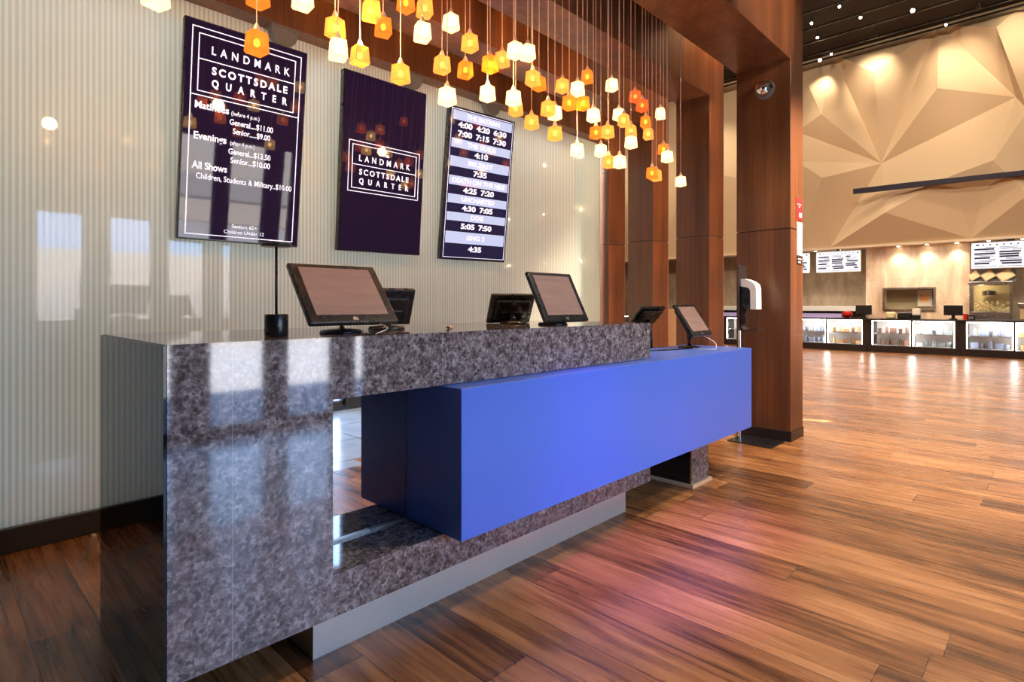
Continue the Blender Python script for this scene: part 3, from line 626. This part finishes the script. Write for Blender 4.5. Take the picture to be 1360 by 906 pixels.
# ================================================================ HALL: TRACK LIGHTS
for k, x in enumerate((14.4, 15.3, 16.1, 16.95, 17.45)):
    nm = ('nearest', 'second', 'third', 'fourth', 'farthest')[k]
    tag(obj('light_track', box(B(), x - .02, x + .02, -1.5, 9.5, 8.02, 8.06), 'black'), '%s black lighting track under the dark hall ceiling' % nm, 'light track', 'black lighting tracks of the hall')
    for y in (-1.4, 4.0, 9.4): pass
for k, (px, py, big) in enumerate(((1078, 30, 0), (1143, 20, 0), (1212, 13, 1), (1086, 49, 0), (1104, 71, 0), (1089, 79, 1), (1163, 46, 2), (1256, 32, 0), (1115, 0, 0), (1345, -12, 0), (1300, 8, 2))):
    q = P(px, py, Z=7.9); xs = (14.4, 15.3, 16.1, 16.95, 17.45); x = min(xs, key=lambda a: abs(a - q.x)); y = P(px, py, X=x).y; z = P(px, py, X=x).z; z = min(z, 7.96)
    lab = ('small lit spotlight nearest the column top', 'lit spotlight left of the brightest one', 'brightest starry spotlight under the dark hall ceiling', 'second lit spotlight down beside the column',
           'lit spotlight close above the faceted wall top', 'lit spotlight lowest beside the column, over the faceted wall', 'unlit dark spotlight turned away, left of the brightest', 'lit spotlight at the wall top right of the brightest',
           'lit spotlight cut by the top of the photo', 'spotlight at the far upper right of the hall', 'dark spotlight over the right part of the faceted wall')[k]
    t = thing('spotlight', lab, 'spotlight', (x, y, z), 'track spotlights under the hall ceiling')
    aim = Vector((-.75, -.15, -.65)).normalized() if big != 2 else Vector((.7, .4, -.6)).normalized()
    obj('housing', cyl(B(), -aim * .07, aim * .05, .035, .045, 20), 'black', t, world=False, sm=True)
    if big != 2: obj('lens', cyl(B(), aim * .051, aim * .056, .040 if big else .027, seg=20), 'spot', t, world=False)
    obj('stem', cyl(B(), (0, 0, 0), (0, 0, 8.03 - z), .009), 'black', t, world=False)
for x, y, tx, ty, tz, e in ((16.6, 3.4, 18, 3.6, 7.2, 260), (17.3, 4.6, 18, 5.0, 7.0, 120), (16.4, 1.8, 18, 1.9, 7.0, 260), (15.6, 5.2, 18, 4.6, 5.0, 260), (15.3, 3.0, 18, 2.6, 4.6, 330), (15.3, .8, 18, .9, 5.2, 300), (16.3, .2, 18, .6, 7.4, 220), (15.5, 7.5, 18, 8.2, 5, 420), (15.5, 10.5, 18, 10.6, 5, 420)):
    light('wall_washer', 'SPOT', (x, y, 7.9), e * .85, (1, .76, .52), aim=(tx, ty, tz), spot_size=1.1, spot_blend=1, shadow_soft_size=.04)

# ================================================================ CONCESSION
def fy(px, X): return P(px, 404, X=X).y
CXF = 16.62
mods = [(y0, y0 + 1.66) for y0 in (-1.98, -.11 + .0, 1.76 + .0, 3.63, 5.50, 7.37, 9.24, 11.11)]
names = ['seventh', 'third', 'middle', 'first']
kinds = ((.10, .03), (.05, .05), (.07, .12), (.16, .07))
ICOL = [pbr('item_%d' % i, c, .5) for i, c in enumerate(((.80, .42, .18), (.85, .72, .42), (.50, .42, .80), (.28, .16, .12), (.65, .78, .86), (.88, .84, .76), (.80, .30, .22), (.45, .56, .82)))]
INM = ('orange', 'pale yellow', 'violet', 'dark brown', 'pale blue', 'cream', 'red', 'blue')
cc = 0
for mi, (y0, y1) in enumerate(mods):
    vis = 0 < y0 < 4 or mi == 1
    where = {1: 'rightmost', 2: 'middle', 3: 'left, beside the wide column'}.get(mi, None)
    lab = ('lit glass display case, %s in the concession row' % where) if where else 'lit glass display case, %s from the right along the concession row' % ORD(mi + 1)
    t = thing('display_case', lab, 'display case', (CXF + .3, (y0 + y1) / 2, 0), 'lit display cases of the concession counter')
    obj('plinth', box(B(), CXF - .02, CXF + .60, y0 - .10, y1 + .10, 0, .16), 'base', t)
    obj('back', box(B(), CXF + .55, CXF + .60, y0, y1, .16, .795), 'casein', t)
    obj('post', box(B(), CXF, CXF + .6, y1, y1 + .105, .16, .795), 'base', t); obj('post', box(B(), CXF, CXF + .6, y0 - .105, y0, .16, .795), 'base', t)
    ym = (y0 + y1) / 2; obj('mullion', box(B(), CXF, CXF + .04, ym - .02, ym + .02, .16, .795), 'base', t)
    obj('deck', box(B(), CXF + .02, CXF + .55, y0, y1, .16, .175), 'casein', t)
    for a, b2 in ((y0, ym - .02), (ym + .02, y1)):
        bm = B(); s = .018
        box(bm, CXF + .03, CXF + .05, a, a + s, .18, .79); box(bm, CXF + .03, CXF + .05, b2 - s, b2, .18, .79); box(bm, CXF + .03, CXF + .05, a + s, b2 - s, .775, .79); obj('led_strip', bm, 'led', t)
        obj('shelf', box(B(), CXF + .12, CXF + .55, a + .03, b2 - .03, .455, .465), 'steel', t)
        if -1 < y0 < 8: light('case_light', 'AREA', (CXF + .2, (a + b2) / 2, .772), 5, (1, .96, .9), aim=(CXF + .3, (a + b2) / 2, 0), shape='RECTANGLE', size=.12, size_y=.6)
        obj('glass_pane', box(B(), CXF + .004, CXF + .010, a, b2, .17, .79), 'glass', t)
    if mi in (1, 2, 3):
        for bi, (a, b2) in enumerate(((y0, ym), (ym, y1))):
            for lv, z in ((0, .175), (1, .465)):
                n = 5
                for j in range(n):
                    yy_ = a + .13 + (b2 - a - .26) * j / (n - 1); ci = (cc * 3 + j * 5 + lv + bi) % 8; cc += 1; form = (j + lv + bi + mi) % 3
                    lb = '%s %s, %s from right, %s shelf, %s bay of the %s case' % (INM[ci], ('box', 'bottle', 'cup')[form], ORD(j + 1), ('lower', 'upper')[lv], ('right', 'left')[bi], {1: 'rightmost', 2: 'middle', 3: 'left'}[mi])
                    x = CXF + .22 + .05 * (j % 2)
                    tt_ = thing(('snack_box', 'drink_bottle', 'paper_cup')[form], lb, ('box', 'bottle', 'cup')[form], (x, yy_, z), 'snacks shown in the lit cases')
                    if form == 0: obj('carton', box(B(), -.03, .03, -.065, .065, 0, .09 + .05 * (ci % 2), .003), ICOL[ci], tt_, world=False)
                    elif form == 1:
                        obj('bottle_body', lathe(B(), [(.03, 0), (.032, .01), (.032, .12), (.012, .16), (.012, .17)], seg=14), ICOL[ci], tt_, world=False, sm=True); obj('bottle_cap', cyl(B(), (0, 0, .17), (0, 0, .188), .014, seg=12), 'white', tt_, world=False)
                    else: obj('cup_body', lathe(B(), [(.028, 0), (.042, .12), (.044, .124)], seg=16), ICOL[ci], tt_, world=False, sm=True)
ct = tag(obj('concession_countertop', box(B(), CXF - .03, CXF + .66, -2.0, 12.9, .796, .832, .004), 'base'), 'long dark countertop running over the lit display cases', 'countertop')
# travertine feature panel with pass-through window
tY0, tY1 = fy(1288, 18.3), fy(1150, 18.3)
wy0, wy1, wz0, wz1 = fy(1240, 18.3), fy(1175, 18.3), 1.07, 1.60
bm = B(); box(bm, 18.3, 18.62, tY0, wy0, 0, 2.76); box(bm, 18.3, 18.62, wy1, tY1, 0, 2.76); box(bm, 18.3, 18.62, wy0, wy1, 0, wz0); box(bm, 18.3, 18.62, wy0, wy1, wz1, 2.76)
struct('wall_travertine', bm, 'trav')
bm = B(); f = .045
box(bm, 18.27, 18.34, wy0 - f, wy1 + f, wz1, wz1 + f); box(bm, 18.27, 18.34, wy0 - f, wy1 + f, wz0 - f, wz0); box(bm, 18.27, 18.34, wy0 - f, wy0, wz0, wz1); box(bm, 18.27, 18.34, wy1, wy1 + f, wz0, wz1)
w7 = struct('window_7', bm, 'steel'); obj('back_panel', box(B(), 18.56, 18.60, wy0, wy1, wz0, wz1), pbr('olive_panel', (.30, .26, .16), .5), w7)
ps = thing('poster', 'orange picture on white paper behind the right end of the pass-through window', 'poster', (18.5, wy0 + .2, 1.2))
obj('sheet', box(B(), 18.52, 18.53, wy0 + .06, wy0 + .38, 1.14, 1.58), 'paper', ps); obj('picture', box(B(), 18.515, 18.521, wy0 + .14, wy0 + .32, 1.25, 1.46), ICOL[0], ps)
# menu screens
def menu(label, X, y_left, y_right, z0, z1):
    w = y_left - y_right; t = thing('menu_screen', label, 'screen', (X, y_left, z0), 'menu screens above the concession', u=(0, -1, 0), d=(0, 0, 1)); h = z1 - z0
    obj('casing', box(B(), -.02, w + .02, .002, .06, -.02, h + .02, .004), 'white', t, world=False); obj('display', box(B(), 0, w, -.002, .004, 0, h), 'menu', t, world=False)
    obj('hanger', box(B(), w * .45, w * .55, .02, .04, h + .01, 2.762 - z0), 'black', t, world=False)
    rnd = random.Random(3)
    for c in range(3):
        a = w * (.03 + c * .325)
        bm = B(); box(bm, a - .004, a + w * .29, -.0045, -.002, h * .04, h * .06)
        z = h * .82
        while z > h * .12:
            L = w * .29 * rnd.uniform(.3, .95); s = rnd.choice((0, 1)); th = h * rnd.choice((.02, .02, .07))
            x0 = a if s else a + w * .28 - L; box(bm, x0, x0 + L, -.0045, -.002, z - th, z); z -= th + h * .022
        obj('menu_column', bm, 'menutx', t, world=False)
    bm = B()
    for j in range(11): x = w * (.05 + .088 * j); box(bm, x, x + w * (.045 if j in (0, 10) else .022), -.0045, -.002, h * .885, h * .94)
    obj('menu_heading', bm, 'menutx', t, world=False)
    return t
zz = lambda px, py: P(px, py, X=18.0).z
menu('bright menu screen left of the travertine wall', 18.05, fy(1085, 18.05), fy(1142, 18.05), 2.13, 2.69)
menu('menu screen half hidden behind the edge of the wide column', 18.05, fy(1085, 18.05) + 1.42, fy(1085, 18.05) + .22, 2.13, 2.69)
menu('bright menu screen at the right edge above the popcorn machine', 18.05, fy(1291, 18.05), fy(1291, 18.05) - 1.45, 2.09, 2.70)
# soffit downlights
for k in range(9):
    y = -.6 + k * .62 + (k > 6) * .8
    t = thing('recessed_light', 'small round recessed light, %s from the right under the soffit' % ORD(k + 1), 'light', (18.15, y, 2.75), 'recessed lights over the concession back wall')
    obj('trim_ring', cyl(B(), (18.15, y, 2.75), (18.15, y, 2.76), .05, seg=20), 'white', t); obj('lens', cyl(B(), (18.15, y, 2.746), (18.15, y, 2.75), .036, seg=20), 'spot', t)
    light('soffit_light', 'SPOT', (18.12, y, 2.73), 42 if 1.5 < y < 4.2 else 16, (1, .82, .6), aim=(18.35, y, 1.0), spot_size=1.7, spot_blend=.9, shadow_soft_size=.04)
for y in (0, 2.5, 5): light('concession_work_light', 'AREA', (17.5, y, 2.75), 22, (1, .85, .68), aim=(17.5, y, 0), shape='RECTANGLE', size=.3, size_y=2.0)
# back counter left
t = thing('back_counter', 'white topped back counter along the grey tiled wall', 'counter', (18.3, 5.6, 0))
obj('worktop', box(B(), 18.0, 18.6, fy(1152, 18.0), 9, 1.00, 1.14, .01), 'white', t); obj('cabinet', box(B(), 18.1, 18.6, fy(1130, 18.1), 9, 0, .94), 'greyp', t)
obj('front_frame', box(B(), 18.06, 18.1, fy(1122, 18.1), 9, .94, .999), 'base', t); obj('lit_panel', box(B(), 18.05, 18.10, fy(1118, 18.1), 8.9, .70, .93), pbr('lilac_panel', (.45, .38, .60), .4, emit=(.5, .4, .8), es=.25), t)
# registers, cups and small machines on the counter
def register(label, px, Xp=16.95, w=.36, ang=.3):
    y = fy(px, Xp); t = thing('cash_register', label, 'register', (Xp, y, .832), 'registers on the concession counter', u=(math.sin(ang) * .3, -1, 0), d=(0, 0, 1))
    obj('base', box(B(), -.08, .08, -.06, .10, 0, .03, .004), 'black', t, world=False); obj('neck', box(B(), -.035, .035, 0, .05, .03, .14), 'black', t, world=False)
    obj('screen_back', box(B(), -w / 2, w / 2, -.01, .03, .10, .34, .006), 'black', t, world=False); return t
register('black register screen seen from behind on the left of the concession counter', 1147)
register('black register screen seen from behind right of the pass-through window', 1266)
def simple(name, label, cat, px, Xp, parts, z=.832, group=None):
    y = fy(px, Xp); t = thing(name, label, cat, (Xp, y, z), group, u=(0, -1, 0), d=(0, 0, 1))
    for nm, bm, mt in parts: obj(nm, bm, mt, t, world=False, sm=False)
    return t
cup = lambda r, h: lathe(B(), [(r * .75, 0), (r, h), (r * 1.04, h + .005)], seg=16)
simple('red_bowl', 'red bowl beside the left concession register', 'bowl', 1125, 16.95, [('bowl', lathe(B(), [(.05, 0), (.12, .08), (.13, .15)], seg=20), 'red'), ('filling', lathe(B(), [(.11, .12), (.08, .17), (.02, .19)], seg=16), 'red')])
simple('red_cup', 'red cup beside the right concession register', 'cup', 1282, 16.95, [('cup', cup(.045, .14), 'red'), ('lid', cyl(B(), (0, 0, .145), (0, 0, .155), .048), 'white')])
simple('card_reader', 'small black box right of the red cup', 'card reader', 1290, 16.95, [('case', box(B(), -.07, .07, -.05, .05, 0, .12, .01, 2), 'black'), ('keypad', box(B(), -.05, .05, -.053, -.05, .02, .08), 'greyp')])
simple('warming_bin', 'rounded dark bin below the pass-through window', 'bin', 1202, 17.0, [('tub', box(B(), -.15, .15, -.12, .12, 0, .13, .03, 3), 'black'), ('lid', box(B(), -.16, .16, -.13, .13, .13, .17, .02, 2), 'greyp')])
simple('glass_jar', 'pale glass jar left of the rounded dark bin', 'jar', 1183, 17.0, [('jar_body', lathe(B(), [(.08, 0), (.11, .03), (.11, .14), (.07, .17)], seg=20), ICOL[1]), ('lid', cyl(B(), (0, 0, .17), (0, 0, .19), .07), 'steel')])
simple('napkin_dispenser', 'beige and black napkin box right of the rounded dark bin', 'dispenser', 1217, 17.0, [('case', box(B(), -.09, .09, -.08, .08, 0, .10, .01, 2), 'black'), ('napkins', box(B(), -.08, .08, -.06, .08, .10, .26, .01, 2), ICOL[5])])
# popcorn machine
y0, y1 = fy(1344, 17.7), fy(1288, 17.7)
wM = y1 - y0
bt = thing('machine_stand', 'dark base cabinet under the popcorn machine', 'cabinet', (17.7, (y0 + y1) / 2, 0))
obj('body', box(B(), 17.6, 18.25, y0 - .9, y1 + .02, 0, .84), 'greyp', bt); obj('doors', box(B(), 17.585, 17.6, y0 - .85, y1 - .05, .1, .8), 'base', bt)
t = thing('popcorn_machine', 'glass sided popcorn machine with steel base at the right edge', 'popcorn machine', (17.9, (y0 + y1) / 2, .84))
obj('steel_base', box(B(), 17.62, 18.2, y0, y1, .84, 1.02, .01), 'steel', t)
bm = B()
for a in (y0, y1 - .035):
    for x in (17.62, 18.165): box(bm, x, x + .035, a, a + .035, 1.02, 1.66)
obj('corner_posts', bm, 'steel', t); obj('roof', box(B(), 17.60, 18.22, y0 - .02, y1 + .02, 1.66, 1.74, .01), 'steel', t)
obj('back_wall', box(B(), 18.19, 18.2, y0, y1, 1.02, 1.66), ICOL[1], t)
obj('front_glass', box(B(), 17.625, 17.63, y0 + .035, y1 - .035, 1.02, 1.66), 'glass', t)
o = obj('kettle', lathe(B(), [(.10, 0), (.14, .03), (.14, .13), (.05, .16)], (17.9, y1 - .35, 1.38), 20), 'chrome', t, sm=True)
bm = B(); rnd = random.Random(5)
for k in range(90): ball(bm, (rnd.uniform(17.68, 18.1), rnd.uniform(y0 + .07, y1 - .1), 1.04 + rnd.random() ** 2 * .22), .03, sub=1)
pc = obj('popcorn_pile', bm, 'popcorn', t); pc['kind'] = 'stuff'
light('popcorn_machine_light', 'POINT', (17.8, y1 - .2, 1.6), 6, (1, .8, .45), shadow_soft_size=.05)
y2 = y0 - .10
t = thing('warmer_cabinet', 'small wooden sided warmer cut off by the right edge', 'warmer', (17.9, y2 - .3, .84))
obj('body', box(B(), 17.65, 18.15, y2 - .6, y2 - .04, .84, 1.12, .01), 'tan', t); obj('tray', box(B(), 17.62, 18.18, y2 - .64, y2, 1.12, 1.22, .01), 'steel', t); obj('lid', box(B(), 17.70, 18.10, y2 - .5, y2 - .14, 1.22, 1.34, .02, 2), 'casein', t)
# tilted picture boards
t = thing('hanging_board', 'grey hanging board behind the three tilted tan boards', 'panel', (18.2, (y0 + y1) / 2, 1.76)); obj('panel', box(B(), 18.2, 18.23, y0 - .05, y1, 1.745, 2.06), 'greyp', t)
for k, px in enumerate((1293, 1312, 1335)):
    y = fy(px, 18.1); s = (.11, .125, .15)[k]
    t = thing('snack_board', ('smallest, leftmost tan tilted board above the popcorn machine', 'middle tan tilted board above the popcorn machine', 'largest, rightmost tan tilted board above the popcorn machine')[k], 'board', (18.18, y, 1.90), 'tilted tan boards above the popcorn machine', u=(0, -math.cos(.6), math.sin(.6)), d=(0, math.sin(.6), math.cos(.6)))
    obj('tray', box(B(), -s, s, -.03, .015, -s * .8, s * .8, .004), 'card', t, world=False); obj('picture', box(B(), -s * .8, s * .8, -.034, -.03, -s * .6, s * .6), ICOL[1], t, world=False)
# cardboard boxes seen between the columns
q = P(892, 411, X=7.5)
for k, (a, b2, lab) in enumerate(((0, .45, 'bottom cardboard box of the stack seen between two columns'), (.45, .82, 'middle cardboard box of the stack seen between two columns'), (.82, 1.12, 'top cardboard box of the stack seen between two columns'))):
    t = thing('cardboard_box', lab, 'box', (7.6, q.y, a), 'stacked cardboard boxes behind the columns'); w = .22 - .02 * k
    obj('carton', box(B(), 7.6 - w, 7.6 + w, q.y - w, q.y + w, a, b2 - .001, .004), 'card', t); obj('tape', box(B(), 7.6 - w - .001, 7.6 - w, q.y - .03, q.y + .03, a, b2 - .001), 'tan', t)
